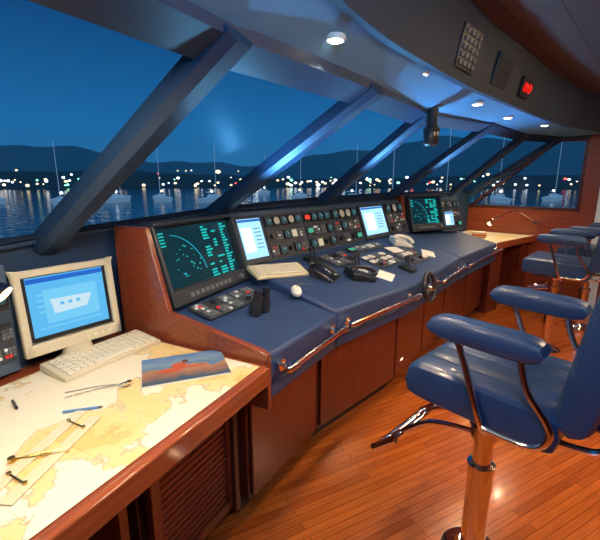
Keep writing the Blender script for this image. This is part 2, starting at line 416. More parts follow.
for k in range(19): mb.box((-.2375,.196,.145+k*.028),(.365,.016,.012))
mk(mb,'louvre_slats',MAT('slat_varnish',(.17,.032,.015),.5),FN,dr,smooth=False)
mb=MB(); mb.box((-.2375,.224,.39),(.365,.004,.56)); mk(mb,'slat_gap_shade',black,FN,dr,smooth=False)  # black sheet added as painted shade so the louvre gaps read dark
mb=MB(); mb.box((-.27,.5,.03),(.6,.5,.06)); mk(mb,'toe_kick',black,FN,ct)
mb=MB(); mb.box((-.02,.17,.42),(.03,.03,.7)); mk(mb,'corner_post',wood_dark,FN,ct)

def console(name,front,back,zf,zb,label,nap=.63,inset=.13,cab=None):
    n=len(front)
    cx=sum(p[0] for p in front+back)/(n+len(back)); cy=sum(p[1] for p in front+back)/(n+len(back))
    r=root(name,(cx,cy,0),label,'console')
    poly=list(front)+list(back)[::-1]; zs=list(zf)+list(zb)[::-1]
    mb=MB(); mb.hexa([v3(p,nap) for p in poly],[v3(p,z) for p,z in zip(poly,zs)])
    mk(mb,'worktop',leather2,None,r,bev=.015,seg=3)
    fi=off(front,inset); poly=[tuple(p) for p in fi]+list(back)[::-1]
    mb=MB(); mb.hexa([v3(p,.09) for p in poly],[v3(p,nap) for p in poly]); mk(mb,'cabinet_body',wood,None,r,bev=.004)
    fo=off(front,inset-.012)
    for i in range(n-1):
        a=Vector(v3(fo[i],0));b=Vector(v3(fo[i+1],0)); L=(b-a).length; k=max(1,round(L/.62)); F=fr(a,b-a,(0,0,1))
        for j in range(k):
            x0=L*j/k+.012;x1=L*(j+1)/k-.012
            mb=MB(); mb.box(((x0+x1)/2,.36,0),(x1-x0,.5,.016)); mk(mb,'door',woody,F,r,bev=.004)
    fk=off(front,inset+.06); poly=[tuple(p) for p in fk]+list(back)[::-1]
    mb=MB(); mb.hexa([v3(p,0) for p in poly],[v3(p,.09) for p in poly]); mk(mb,'toe_kick',black,None,r)
    fp=off(front,-.002)
    mb=MB(); mb.tube([v3(p,.70) for p in fp],.004,6,smooth=False); mk(mb,'piping',pipingm,None,r)
    return r
Bl=(-.604,1.69);Br=(-.327,2.295);Bk0=(-.327,2.295);Bk1=(1.10,4.0)
Ms=(A[0]+.006,A[1]+.012)
c1=console('radar_console',[Ms,E2],[(-.78,1.83),(-.46,2.39)],[.825,.825],[.95,.96],'blue leather topped console with wooden cheek')
mb=MB(); mb.prism([(-.005,.60),(-.005,.835),(.03,.85),(.50,.935),(.60,1.30),(.80,1.30),(.80,.60)],-.012,.016)
mk(mb,'side_panel',woods,FN,c1,bev=.004)
def zs2(p):
    d=(Vector(p)-Vector(Bk0)).dot(Vector((.766,-.643))); return 1.0-.27*d
n2=Vector((-.766,.643))
bb0=Vector(Bk0)+n2*.17;bb1=Vector(Bk1)+n2*.17
c2=console('helm_console',[E2,E3,Mp],[tuple(bb0),tuple(bb1)],[zs2(E2),zs2(E3),zs2(Mp)],[zs2(bb0),zs2(bb1)],'long blue leather helm console with instrument panels')
x2=Vector((.643,.766,0)); n23=Vector((-.766,.643,0))
mb=MB(); p0=Vector(v3(Bk0,.99));p1=Vector(v3(Bk1,.99))
t0=p0+n23*.12+Vector((0,0,.32));t1=p1+n23*.12+Vector((0,0,.32))
mb.hexa([p0,p1,p1+n23*.16,p0+n23*.16],[t0,t1,t1+n23*.04,t0+n23*.04]); 
ip=mk(mb,'instrument_panel',panelm,None,c2,bev=.006)
up2=(n23*.12+Vector((0,0,.32))).normalized()
FP=fr(v3(Bk0,.99),x2,up2)
FS=fr(v3(Bk0,1.0),x2,(n23+Vector((0,0,.27))))
c3=console('radar_console',[Mp,E4],[(1.02,4.126),(1.76,4.66)],[zs2(Mp),.83],[1.0,.95],'blue leather topped console beside the second radar')
x3=Vector((.842,.539,0));n3=Vector((-.539,.842,0))
mb=MB(); q0=Vector((1.02,4.126,.94));q1=Vector((1.74,4.59,.94))
mb.hexa([q0,q1,Vector((1.70,4.90,.94)),Vector((1.0,4.14,.94))],[Vector((*q[:2],1.32)) for q in (q0,q1,(1.70,4.90),(1.0,4.14))])
mk(mb,'rear_housing',slate,None,c3)
mb=MB(); mb.hexa([(1.07,3.99,.99),(1.03,3.93,.99),(.93,4.07,.99),(.97,4.12,.99)],[(1.04,4.05,1.35),(1.0,4.0,1.35),(.93,4.07,1.35),(.97,4.12,1.35)])
mk(mb,'side_panel',woods,None,c3,bev=.004)

def radar(frame,w,h,depth,name_label,seed):
    r=root('radar_display',(w/2,0,0),name_label,'radar display',frame=frame)
    mb=MB(); mb.box((w/2,h/2,-depth/2-.0),(w-.004,h,depth)); 
    mb.box((w/2,h-.012,.03),(w-.004,.02,.07)); 
    mb.box((.012,h/2,.022),(.02,h,.055)); mb.box((w-.012,h/2,.022),(.02,h,.055))
    mb.box((w/2,.035,.02),(w-.004,.07,.05))
    mk(mb,'housing',[dgrey],frame,r,bev=.008,seg=3)
    sw=w-.07
    mb=MB(); x0=.035; y0=.08;y1=h-.03
    mb.box(((x0+x0+sw)/2,(y0+y1)/2,.004),(sw,y1-y0,.006)); 
    sc=mk(mb,'screen',radscr,frame,r,label='dark teal radar screen with cyan traces')
    mb=MB(); cx=x0+sw*.12; cy=y0+(y1-y0)*.08; R=(y1-y0)*.85
    rr=random.Random(seed)
    def arc(k,a0,a1,t=.0011,mi=0):
        n_=20; mb.tube([(cx+R*k*math.cos(math.radians(a0+(a1-a0)*q/n_)),cy+R*k*math.sin(math.radians(a0+(a1-a0)*q/n_)),.0085) for q in range(n_+1)],t,4,mi,False)
    arc(.95,8,82,.0013)
    for k in range(26):
        a=rr.uniform(.15,1.3);q=rr.uniform(.25,.9)*R
        mb.box((cx+q*math.cos(a),cy+q*math.sin(a),.0085),(rr.uniform(.003,.012),rr.uniform(.002,.006),.001),rr.choice([0,1,1]))
    for k in range(18):
        y=y1-.018-k*.0155
        for c_ in range(3):
            ln=rr.uniform(.02,.06)
            if rr.random()<(.95 if c_==2 else .65): mb.box((x0+sw*(.62+.14*c_)+ln/2-.02,y,.0085),(ln,.009,.001),1)
    for k in range(5): mb.box((x0+.035,y1-.02-k*.015,.0085),(.045,.006,.001),1)
    mk(mb,'radar_image',[EM('radar_cyan',(.03,.6,.78),1.0),EM('radar_green',(.02,.6,.56),1.0)],frame,sc,kind='stuff')
    for k in range(9):
        mb=MB(); mb.box((w*.2+k*w*.06,.035,.047),(w*.035,.02,.006)); mk(mb,'push_button',grey,frame,r)
    mb=MB(); mb.cyl((w*.85,.035,.045),(w*.85,.035,.062),.014); mk(mb,'knob',grey,frame,r)
    return r
x1=Vector((Br[0]-Bl[0],Br[1]-Bl[1],0)); L1=x1.length; x1.normalize(); n1=Vector((-x1.y,x1.x,0))
up1=(n1*.12+Vector((0,0,.40))).normalized()
FR1=fr(Vector(v3(Bl,.925)),x1,up1)
radar(FR1@T(.03,0,0),L1-.03,.395,.09,'dark hooded radar display with cyan traces by the chart table',3)
up3=(n3*.10+Vector((0,0,.38))).normalized()
FR3=fr((1.10,4.0,.985),x3,up3)
radar(FR3,.50,.37,.09,'dark hooded radar display at the far console end',8)

scr_bg=EM('pale_blue_screen',(.35,.67,.95),1.45); scr_w=EM('white_screen',(.8,.93,1),1.6); scr_b=EM('deep_blue_screen',(.04,.2,.6),1.0); scr_d=EM('screen_ink',(.03,.08,.15),.4)
def lcd(frame,x,y,w,h,parent,housing=dgrey,label='bright pale blue navigation screen'):
    mb=MB(); mb.box((x+w/2,y+h/2,.012),(w,h,.024)); m=mk(mb,'display_unit',housing,frame,parent,bev=.005)
    mb=MB(); b=.018; z=.0255
    mb.box((x+w/2,y+h/2+.008,z),(w-2*b,h-2*b-.02,.002),0)
    mb.box((x+w/2,y+h-b-.014,z+.0015),(w-2*b,.016,.001),2)
    mb.box((x+w*.32,y+h*.5,z+.0015),(w*.36,h*.5,.001),1)
    for k in range(6): mb.box((x+w*.72,y+h*.72-k*h*.08,z+.0015),(w*.24,.004,.001),3)
    mk(mb,'screen',[scr_bg,scr_w,scr_b,scr_d],frame,m,label=label)
def gpanel(frame,x0,x1,y0,y1,parent,spec,seed=0):
    rr=random.Random(seed)
    mb=MB(); mb.box(((x0+x1)/2,(y0+y1)/2,.004),(x1-x0,y1-y0,.008)); pl=mk(mb,'panel_plate',dgrey,frame,parent,bev=.002)
    rows=len(spec); rh=(y1-y0)/rows
    for r_,row in enumerate(spec):
        yc=y1-rh*(r_+.5); cw=(x1-x0)/len(row)
        for c_,k in enumerate(row):
            xc=x0+cw*(c_+.5); s=min(cw,rh)*.86
            if k=='G' or k=='D':
                mb=MB(); mb.box((xc,yc,.014),(s,s,.014),0); mb.cyl((xc,yc,.02),(xc,yc,.0225),s*.40,n=20,mi=1)
                mb.box((xc+s*.08,yc+s*.08,.0235),(s*.4,.003,.001),2,R=rotz(rr.uniform(0,150)))
                mk(mb,'gauge',[black,gaugeface if k=='G' else gdark,redm if k=='G' else whitebtn],frame,pl,bev=.0015)
            elif k=='B':
                mb=MB()
                for i in range(3):
                    for j in range(3): mb.box((xc+(i-1)*s*.32,yc+(j-1)*s*.32,.011),(s*.22,s*.22,.008),rr.choice([0]*12+[1,1,2]))
                mk(mb,'push_buttons',[grey,whitebtn,redm],frame,pl)
            elif k=='R':
                mb=MB(); mb.box((xc,yc,.012),(s*.95,s*.7,.012),0); mb.box((xc,yc,.02),(s*.7,s*.4,.004),1); mk(mb,'alarm_button',[black,redglow],frame,pl)
            elif k=='L':
                mb=MB(); mb.box((xc,yc,.012),(cw*.85,rh*.6,.01),0); mb.box((xc,yc,.018),(cw*.7,rh*.35,.002),1); mk(mb,'readout',[black,greenm],frame,pl)
            elif k=='K':
                mb=MB(); mb.cyl((xc,yc,.008),(xc,yc,.03),s*.28,s*.22,n=14); mk(mb,'knob',black2,frame,pl)
            elif k=='A':
                mb=MB(); mb.box((xc,yc,.012),(s*.95,s*.95,.01),0); mb.box((xc,yc,.018),(s*.75,s*.75,.002),1); mk(mb,'lit_indicator',[grey,ambm],frame,pl)
            elif k=='W':
                mb=MB(); mb.box((xc,yc,.011),(s*.95,s*.7,.008)); mk(mb,'white_button',white,frame,pl,bev=.001)
lcd(FP,.0,.01,.22,.30,ip)
gpanel(FP,.25,.61,.02,.31,ip,['DGDGD','KBDAB','BDKDB'],1)
gpanel(FP,.64,.95,.02,.31,ip,['RDDD','LBBD','DAKD'],2)
gpanel(FP,.98,1.33,.02,.31,ip,['DGGD','BDBB','KBKL'],3)
lcd(FP,1.37,.01,.40,.30,ip)
gpanel(FP,1.82,2.18,.02,.31,ip,['DGD','BBB','KBK'],4)
FR4=fr(Vector((1.10,4.0,.955))+x3*.52,x3,up3)
mb=MB(); mb.box((.16,.19,-.045),(.32,.38,.09)); ip3=mk(mb,'instrument_panel',panelm,FR4,c3,bev=.006)
lcd(FR4,.015,.03,.17,.20,ip3)
gpanel(FR4,.195,.31,.03,.34,ip3,['DD','BB','KL'],5); gpanel(FR4,.02,.18,.25,.34,ip3,['BDB'],6)
gpanel(FS,.60,.88,-.26,-.08,c2,['BKB','BBK'],7)
gpanel(FS,.92,1.24,-.42,-.22,c2,['WWBW','WBWW','KBWB'],8)
gpanel(FS,1.3,1.6,-.5,-.3,c2,['BWWB','KBKW'],9)
gpanel(FS,.95,1.4,-.16,-.05,c2,['LBBWB'],10)
F1=fr((A[0],A[1],.825),(.518,.855,0),Vector((-.855,.518,.185)))
gpanel(F1,.06,.50,.36,.51,c1,['BKBBB','BBBKB'],11)

# ------------------------------------------------ loose objects
def keyboard(frame,label,w=.42,d=.165):
    r=root('keyboard',(0,0,0),label,'keyboard',frame=frame)
    mb=MB(); mb.prism([(-d/2,0),(d/2,0),(d/2,.03),(d/2-.02,.032),(-d/2,.016)],-w/2,w/2); mk(mb,'body',beige,frame,r,bev=.004)
    mb=MB(); 
    for j in range(6):
        n_=15
        for i in range(n_):
            if j==5 and 4<=i<=9:
                continue
            y=d/2-.03-j*(d-.045)/5.3; x=-w/2+.02+(w-.04)*(i+.5)/n_
            mb.box((x,y,.026+(y/d)*.014),((w-.04)/n_*.82,(d-.045)/5.3*.78,.012))
    y=d/2-.03-5*(d-.045)/5.3; mb.box((-.0,y,.022),(.17,.018,.012))
    mk(mb,'keys',keym,frame,r,kind='stuff')
    return r
k1=Vector((.214,.355,0)).normalized()
FK=fr((-.795,1.517,.7985),k1,(-k1.y,k1.x,0)); keyboard(FK,'beige computer keyboard on the sea chart',.42,.17)
FK2=FS@T(.14,-.145,0)@rotz(-14); keyboard(FK2,'beige computer keyboard on the blue helm console',.36,.14)
FM=FS@T(.05,-.37,0)@rotz(-40)
r=root('computer_mouse',(0,0,0),'white computer mouse on the blue console','computer mouse',frame=FM)
mb=MB(); mb.ball((0,0,.006),.034,(.9,1.5,.75)); mk(mb,'body',white,FM,r)
mb=MB(); mb.box((0,.022,.029),(.003,.035,.004)); mk(mb,'button_gap',grey,FM,r)
mb=MB(); mb.tube([(0,.05,.01),(.02,.08,.006),(.05,.10,.006),(.1,.1,.006)],.003,6); mk(mb,'cable',grey,FM,r)
def crt():
    F=fr((-.905,1.52,.797),(.60,.80,0),(-.80,.60,0))
    r=root('computer_monitor',(0,0,0),'beige cathode ray monitor with light blue screen on chart table','computer monitor',frame=F)
    w=.37;h=.325; Ft=F@T(0,0,.055)@rotx(-6)
    mb=MB(); b=.04
    mb.box((0,.0,b/2+.002),(w,.03,b+.006)); mb.box((0,0,h-.014),(w,.03,.028)); mb.box((-w/2+.014,0,h/2),(.028,.03,h)); mb.box((w/2-.014,0,h/2),(.028,.03,h))
    mk(mb,'bezel',beige,Ft,r,bev=.006,seg=3)
    mb=MB(); mb.hexa([(-w/2+.006,.015,.006),(w/2-.006,.015,.006),(w/2-.006,.015,h-.006),(-w/2+.006,.015,h-.006)],[(-w/2+.03,.07,.03),(w/2-.03,.07,.03),(w/2-.03,.07,h-.04),(-w/2+.03,.07,h-.04)])
    mk(mb,'rear_shell',beige,Ft,r,bev=.01)
    mb=MB(); mb.box((0,.004,.18),(w-.05,.01,h-.068),4)
    mb.box((0,-.002,.18),(w-.085,.004,h-.098),0); mb.box((0,-.0045,.280),(w-.085,.002,.018),2)
    mb.box((0.01,-.0045,.175),(.2,.002,.13),1)
    hull=[(-.07,.20),(.085,.195),(.06,.15),(-.06,.145)]
    mb.tube([(x,-.006,z) for x,z in hull],.0014,4,3,False,True)
    mb.hexa([(x,-.0057,z) for x,z in hull],[(x,-.0062,z) for x,z in hull],5)
    for q in (-.03,0,.03): mb.box((q,-.0066,.178),(.014,.001,.012),0)
    for k in range(4): mb.box((-.10,-.0055,.225-k*.022),(.03,.001,.008),1)
    mb.box((.0,-.0055,.095),(.24,.001,.006),1)
    mk(mb,'screen',[EM('crt_cyan',(.10,.42,.74),1.2),EM('crt_pane',(.16,.52,.78),1.2),EM('crt_blue',(.02,.12,.5),1.2),EM('crt_ink',(.75,.9,1),1),black,EM('crt_hull',(.6,.8,.9),1)],Ft,r,label='light blue screen showing a pale hull outline')
    for k in range(4):
        mb=MB(); mb.box((.04+k*.03,-.016,.022),(.014,.004,.008)); mk(mb,'front_button',keym,Ft,r)
    mb=MB(); mb.lathe([(.085,.0),(.085,.01),(.06,.022),(.05,.06)]); mk(mb,'stand',beige,F,r)
crt()
mb=MB(); mb.box((-.67,.375,.7975),(1.27,.72,.0012)); mk(mb,'sea_chart',chartm,FN,label='large cream and ochre paper sea chart spread on the table',cat='sea chart',smooth=False)
FMg=fr((-.44,1.412,.799),(.92,.36,0),(-.5,.9,0))
r=root('magazine',(0,0,0),'glossy magazine with red figure and blue sea cover','magazine',frame=FMg)
mb=MB(); mb.box((0,0,.003),(.31,.225,.006)); mk(mb,'pages',white,FMg,r)
def cover():
    m,nt,b=_nt('magazine_cover'); N=nt.nodes; L=nt.links
    tc=N.new('ShaderNodeTexCoord'); sp=N.new('ShaderNodeSeparateXYZ'); L.new(tc.outputs['Object'],sp.inputs[0])
    nz=N.new('ShaderNodeTexNoise'); nz.inputs['Scale'].default_value=14; L.new(tc.outputs['Object'],nz.inputs['Vector'])
    ma=N.new('ShaderNodeMath'); ma.operation='MULTIPLY_ADD'; ma.inputs[1].default_value=.12; L.new(nz.outputs['Fac'],ma.inputs[0]); L.new(sp.outputs['Y'],ma.inputs[2])
    rp=N.new('ShaderNodeValToRGB'); e=rp.color_ramp.elements
    mr=N.new('ShaderNodeMapRange'); mr.inputs['From Min'].default_value=-.04; mr.inputs['From Max'].default_value=.16; L.new(ma.outputs[0],mr.inputs[0]); L.new(mr.outputs[0],rp.inputs[0])
    e[0].position=.0; e[0].color=(.05,.10,.16,1); e[1].position=1; e[1].color=(.08,.2,.45,1)
    for p,c in ((.3,(.35,.16,.10,1)),(.45,(.42,.25,.17,1)),(.55,(.08,.2,.36,1)),(.75,(.2,.32,.45,1))):
        q=e.new(p); q.color=c
    L.new(rp.outputs[0],b.inputs['Base Color']); b.inputs['Roughness'].default_value=.3; return m
mb=MB(); mb.box((0,0,.0068),(.308,.223,.001),0)
mb.ball((-.02,.015,.0078),.03,(1,.8,.02),mi=1); mb.ball((-.055,-.02,.0078),.045,(1.1,.4,.015),mi=1); mb.ball((.03,-.01,.0078),.03,(1.8,.35,.02),mi=1); mb.ball((.005,.045,.0078),.013,(1,1,.04),mi=2)
mk(mb,'cover',[cover(),MAT('cover_red',(.5,.10,.05),.3),MAT('cover_brown',(.12,.04,.02),.3)],FMg,r)
def W(p,z=.7995): return Vector((p[0],p[1],z))
r=root('drawing_dividers',W((-.69,1.256)),'chrome drawing dividers lying on the chart','dividers')
mb=MB(); mb.tube([(-.60,1.285,.803),(-.70,1.262,.803),(-.79,1.222,.801)],.0028,6,smooth=False); mb.tube([(-.60,1.285,.806),(-.69,1.245,.803),(-.775,1.19,.801)],.0028,6,smooth=False); mk(mb,'leg_pair',chrome,None,r)
mb=MB(); mb.cyl((-.60,1.285,.799),(-.60,1.285,.812),.009); mb.tube([(-.61+.018*math.cos(a),1.27+.018*math.sin(a),.806) for a in [k*math.pi/6 for k in range(12)]],.002,5,closed=True); mk(mb,'hinge',chrome,None,r)
r=root('drawing_dividers',W((-.68,.91)),'brass drawing dividers lying on the chart','dividers')
mb=MB(); mb.tube([(-.735,.888,.802),(-.67,.92,.803),(-.62,.94,.801)],.004,6,smooth=False); mb.tube([(-.735,.888,.806),(-.67,.905,.803),(-.61,.925,.801)],.003,6,smooth=False); mk(mb,'leg_pair',brass,None,r)
mb=MB(); mb.cyl((-.735,.888,.7985),(-.735,.888,.811),.009); mk(mb,'hinge',brass,None,r)
def pen(a,b,col,label,nm='pen'):
    a=Vector((*a,.8035));b=Vector((*b,.8035)); r=root(nm,(a+b)/2-Vector((0,0,.004)),label,'pen'); d=(b-a).normalized()
    mb=MB(); mb.cyl(a,b-d*.012,.0045,n=8); mk(mb,'barrel',col,None,r); mb=MB(); mb.cyl(b-d*.012,b,.0042,.0008,n=8); mk(mb,'tip',black,None,r)
pen((-.73,1.105),(-.62,1.135),MAT('pen_blue',(.12,.25,.5),.3),'slim blue grey pen lying on the chart')
pen((-.93,1.17),(-.88,1.12),MAT('pen_black',(.05,.05,.06),.3),'short dark pencil lying on the chart','pencil')
r=root('parallel_ruler',W((-.63,.92)),'clear parallel ruler with brass hinges on the chart','parallel ruler')
F=fr((-.635,.915,.7985),(.03,.306,0),(-.306,.03,0))
for y in (0,.062):
    mb=MB(); mb.box((y*.4,y,.0025),(.34,.036,.005)); mk(mb,'blade',clearp,F,r,bev=.0015)
for x in (-.11,.11):
    mb=MB(); mb.tube([(x,0,.007),(x+.025,.062,.007)],.003,6,smooth=False); mb.cyl((x,0,.005),(x,0,.011),.006); mb.cyl((x+.025,.062,.005),(x+.025,.062,.011),.006); mk(mb,'hinge_arm',brass,F,r)
def lamp(base,mid,head,tip,label):
    r=root('chart_lamp',base,label,'lamp')
    mb=MB(); mb.tube([base,mid,head],.007,8); mk(mb,'gooseneck',chrome,None,r)
    mb=MB(); mb.cyl(Vector(base)-Vector((0,0,.012)),Vector(base)+Vector((0,0,.012)),.03); mk(mb,'base',chrome,None,r)
    mb=MB(); mb.cyl(head,tip,.016,.034,n=20); mb.ball(head,.018); mk(mb,'lamp_shade',copper,None,r)
    d=(Vector(tip)-Vector(head)).normalized(); mb=MB(); mb.cyl(Vector(tip)+d*.0005,Vector(tip)+d*.002,.028,n=20); mk(mb,'bulb',EM('warm_bulb',(1,.75,.45),3),None,r)
    return r
lamp((-1.17,1.18,1.0),(-1.12,1.14,1.2),(-.975,1.2,1.19),(-.925,1.205,1.15),'small copper gooseneck chart lamp over the chart table')
FB=fr((-1.285+.05,1.04-.025,.80),(.275,.537,0),(0,0,1))
pr=root('dashboard_panel',(0,0,0),'blue dashboard with keypad behind chart table','instrument panel',frame=FB)
mb=MB(); mb.box((.09,.21,-.0),(.64,.40,.02)); mk(mb,'panel_board',panelm,FB,pr,bev=.004)
FBk=FB@T(0,.0,.012); gpanel(FBk,.26,.40,.06,.20,pr,['BBB','BBB'],12); gpanel(FBk,.26,.40,.25,.35,pr,['GD'],13)

def handset(F,mat_,label,cat='telephone',nm='telephone'):
    r=root(nm,(0,0,0),label,cat,frame=F)
    mb=MB(); mb.prism([(-.085,0),(.085,0),(.085,.05),(.02,.045),(-.085,.022)],-.07,.07); mk(mb,'base',mat_,F,r,bev=.006)
    mb=MB(); mb.tube([(-.035,-.08,.055),(-.035,-.04,.075),(-.035,.04,.085),(-.035,.08,.075)],.014,8); mb.ball((-.035,-.08,.048),.024,(1,1,.7)); mb.ball((-.035,.08,.066),.024,(1,1,.7)); mk(mb,'handset',mat_,F,r)
    mb=MB()
    for i in range(3):
        for j in range(4): mb.box((.01+i*.02,-.05+j*.024,.032+.1*(j*.024)),(.014,.016,.01))
    mk(mb,'keypad',whitebtn,F,r)
    mb=MB(); pts=[]
    for k in range(30): a=k*1.3; pts.append((-.08-.012*math.cos(a),-.09+k*.005,.014+.009*math.sin(a)))
    mb.tube(pts,.0028,5); mk(mb,'cord',mat_,F,r)
handset(FS@T(.39,-.30,0)@rotz(15),black2,'black telephone with coiled cord on helm console')
handset(FS@T(.62,-.42,0)@rotz(60),black2,'black telephone lying across helm console')
handset(FS@T(1.66,-.18,0)@rotz(50),white,'white telephone on helm console')
for i,(x,y) in enumerate(((.72,-.34),(1.12,-.52),(.5,-.12))):
    F=FS@T(x,y,0); r=root('control_lever',(0,0,0),'black control lever with round knob on console','control lever',frame=F)
    mb=MB(); mb.box((0,0,.012),(.09,.11,.024)); mk(mb,'base',black,F,r,bev=.005)
    for q in (-.02,.02):
        mb=MB(); mb.tube([(q,0,.02),(q,.02,.06),(q,.03,.085)],.005,8); mb.ball((q,.03,.09),.013); mk(mb,'lever',black2,F,r)
for x,y,a in ((.83,-.50,20),(1.45,-.24,-12),(1.72,-.42,30)):
    F=FS@T(x,y,.001)@rotz(a); mb=MB(); mb.box((0,0,.001),(.15,.11,.002)); mk(mb,'paper_sheet',paper,F,label='white note paper lying on the helm console',cat='paper',group='loose papers on console',smooth=False)
F=F1@T(.30,.27,0); r=root('binoculars',(0,0,0),'black binoculars standing on blue console','binoculars',frame=F)
for q in (-.034,.034):
    mb=MB(); mb.M=T(q,0,0); mb.lathe([(.028,0),(.03,.01),(.03,.05),(.022,.07),(.018,.1),(.021,.11),(.021,.125)],18); mk(mb,'barrel',black2,F,r)
mb=MB(); mb.box((0,0,.06),(.04,.02,.04)); mk(mb,'bridge',black,F,r,bev=.003)
nE=Vector((-.803,.596,0)); ctr=Vector((.905,2.70,.77))
FWh=fr(ctr,(.596,.803,0),(nE*.2+Vector((0,0,1))))
r=root('steering_wheel',(0,0,-.11),'small black steering wheel mounted on console front','steering wheel',frame=FWh)
mb=MB(); mb.tube([(.1*math.cos(k*math.pi/8),.1*math.sin(k*math.pi/8),.0) for k in range(16)],.014,10,closed=True); mk(mb,'rim',black2,FWh,r)
for a in (90,210,330):
    mb=MB(); c,s_=math.cos(math.radians(a)),math.sin(math.radians(a)); mb.tube([(.02*c,.02*s_,.0),(.095*c,.095*s_,0)],.009,8); mk(mb,'spoke',black2,FWh,r)
mb=MB(); mb.cyl((0,0,-.10),(0,0,.02),.022); mb.cyl((0,0,.0),(0,0,.026),.032,.026); mk(mb,'hub',chrome,FWh,r)
fo=off([E2,E3,Mp],.12); q=fo[1].lerp(fo[2],.10); dd=(fo[2]-fo[1]).normalized()
F=fr(v3(q,.22),(dd.x,dd.y,0),(0,0,1)); r=root('courtesy_light',(0,0,0),'small chrome courtesy light low on the console front','courtesy light',frame=F)
mb=MB(); mb.box((0,0,.008),(.05,.03,.014)); mk(mb,'housing',chrome,F,r,bev=.003)
mb=MB(); mb.box((0,-.004,.0155),(.036,.012,.002)); mk(mb,'lens',EM('courtesy_glow',(1,.8,.5),2.5),F,r)

def handrail(a,b,label):
    a=Vector((*a,.775));b=Vector((*b,.775)); d=(b-a).normalized(); nn=Vector((-d.y,d.x,0))
    a2=a+d*.03-nn*.07;b2=b-d*.03-nn*.07
    F=fr(a2,d,nn); L=(b2-a2).length
    r=root('handrail',(L/2,0,-.02),label,'handrail',frame=F,group='console grab rails')
    mb=MB(); mb.cyl((.03,0,0),(L-.03,0,0),.0145,n=16); mk(mb,'rail',railm,F,r)
    for x in (.045,L-.045):
        mb=MB(); mb.cyl((x-.022,0,0),(x+.022,0,0),.020,n=18); mb.cyl((x,0,0),(x,.066,-.01),.011,n=12); mb.cyl((x,.052,-.01),(x,.068,-.01),.026,n=18)
        mb.ball((x+(.03 if x>L/2 else -.03),0,0),.019)
        mk(mb,'bracket',chrome,F,r)
def lerp2(a,b,t): return (a[0]+(b[0]-a[0])*t,a[1]+(b[1]-a[1])*t)
handrail(A,E2,'polished copper tinted grab rail with chrome brackets on radar console')
handrail(E2,lerp2(E2,E3,.97),'polished copper tinted grab rail with chrome brackets on helm console')
handrail(lerp2(E3,Mp,.33),lerp2(E3,Mp,.98),'polished grab rail beside the steering wheel')
handrail(Mp,E4,'polished grab rail on the far radar console')

ft=root('chart_table',(2.4,4.9,0),'wooden far chart table with cream top against the side wall','chart table')
tp=[(2.15,4.33),(2.95,4.97),(2.33,5.50),(1.90,5.09),(1.74,4.92),(1.78,4.68)]
creamt=MAT('cream_table_top',(.80,.72,.52),.4)
mb=MB(); mb.hexa([v3(p,.78) for p in tp],[v3(p,.825) for p in tp]); mk(mb,'tabletop',creamt,None,ft,bev=.005)
d4=(Vector(tp[1])-Vector(tp[0])).normalized(); F=fr(v3(tp[0],.785),(d4.x,d4.y,0),(-d4.y,d4.x,0)); L4=(Vector(tp[1])-Vector(tp[0])).length
mb=MB(); mb.box((L4/2,-.012,.012),(L4-.01,.022,.07)); mk(mb,'edge_trim',rail_wood,F,ft,bev=.004)
mb=MB(); mb.box((.14,.3,-.395),(.26,.5,.77)); mk(mb,'cabinet_body',wood,F,ft)
mb=MB(); mb.box((L4-.12,.25,-.395),(.2,.36,.77)); mk(mb,'side_panel',wood,F,ft)
mb=MB(); mb.box((.55,.48,-.395),(.5,.03,.77)); mk(mb,'back_panel',wood_dark,F,ft)
mb=MB(); mb.box((.5,.3,.0406),(.5,.36,.001)); mk(mb,'sea_chart',chartm,F,label='paper sea chart on the far table',cat='sea chart',smooth=False)
lamp(Vector((2.93,4.97,.98)),Vector((2.7,5.05,1.12)),Vector((2.38,4.95,1.02)),Vector((2.33,4.93,.97)),'copper gooseneck lamp over the far chart table')
F2=F@T(.3,.35,.042)@rotz(20)
for k in range(3):
    mb=MB(); mb.box((k*.02,k*.01,.01+k*.021),(.2-k*.02,.14,.02)); mk(mb,'book',[MAT('book_cover',[(.4,.25,.1),(.5,.1,.06),(.7,.65,.5)][k],.5)],F2,label=['tan hardback book on the far chart table','red book stacked on a tan book','cream notebook on top of the book stack'][k],cat='book',bev=.002,group='books on the far chart table')

# ------------------------------------------------ overhead
spots=[(.113,1.42),(.563,2.01),(1.11,2.67),(1.59,3.24),(2.22,3.83)]
dl=EM('halogen',(1,.88,.68),10)
for i,(x,y) in enumerate(spots):
    z=soffz(x,y)+.004
    r=root('downlight',(x,y,z),'round recessed halogen downlight in headliner','ceiling light',group='headliner downlights')
    mb=MB(); mb.M=T(x,y,z-.016); mb.lathe([(.026,0),(.034,.0),(.036,.004),(.034,.016),(.026,.016)],24); mk(mb,'ring',white,None,r)
    mb=MB(); mb.cyl((x,y,z-.0175),(x,y,z-.010),.026,n=20); mk(mb,'bulb',dl,None,r)
    l=bpy.data.lights.new('downlight_lamp','SPOT'); l.energy=30; l.color=(1,.72,.42); l.spot_size=math.radians(125); l.spot_blend=.8; l.shadow_soft_size=.02
    o=bpy.data.objects.new('lamp_source',l); COL.objects.link(o); o.location=(x,y,z-.055); par(o,r)
r=root('overhead_compass',(.79,2.53,1.99),'black cylindrical overhead compass tube hanging from headliner','compass')
mb=MB(); mb.M=T(.79,2.53,0); mb.lathe([(.03,1.70),(.042,1.71),(.046,1.74),(.046,1.80),(.034,1.82),(.034,1.955)],24); mk(mb,'tube',black2,None,r)
mb=MB(); mb.M=T(.79,2.53,0); mb.lathe([(.05,1.92),(.06,1.925),(.06,1.985),(.05,1.985)],24); mk(mb,'collar',black,None,r)
mb=MB(); mb.M=T(.79,2.53,0); mb.lathe([(.047,1.785),(.050,1.79),(.050,1.80),(.047,1.805)],24); mk(mb,'ring',black,None,r)
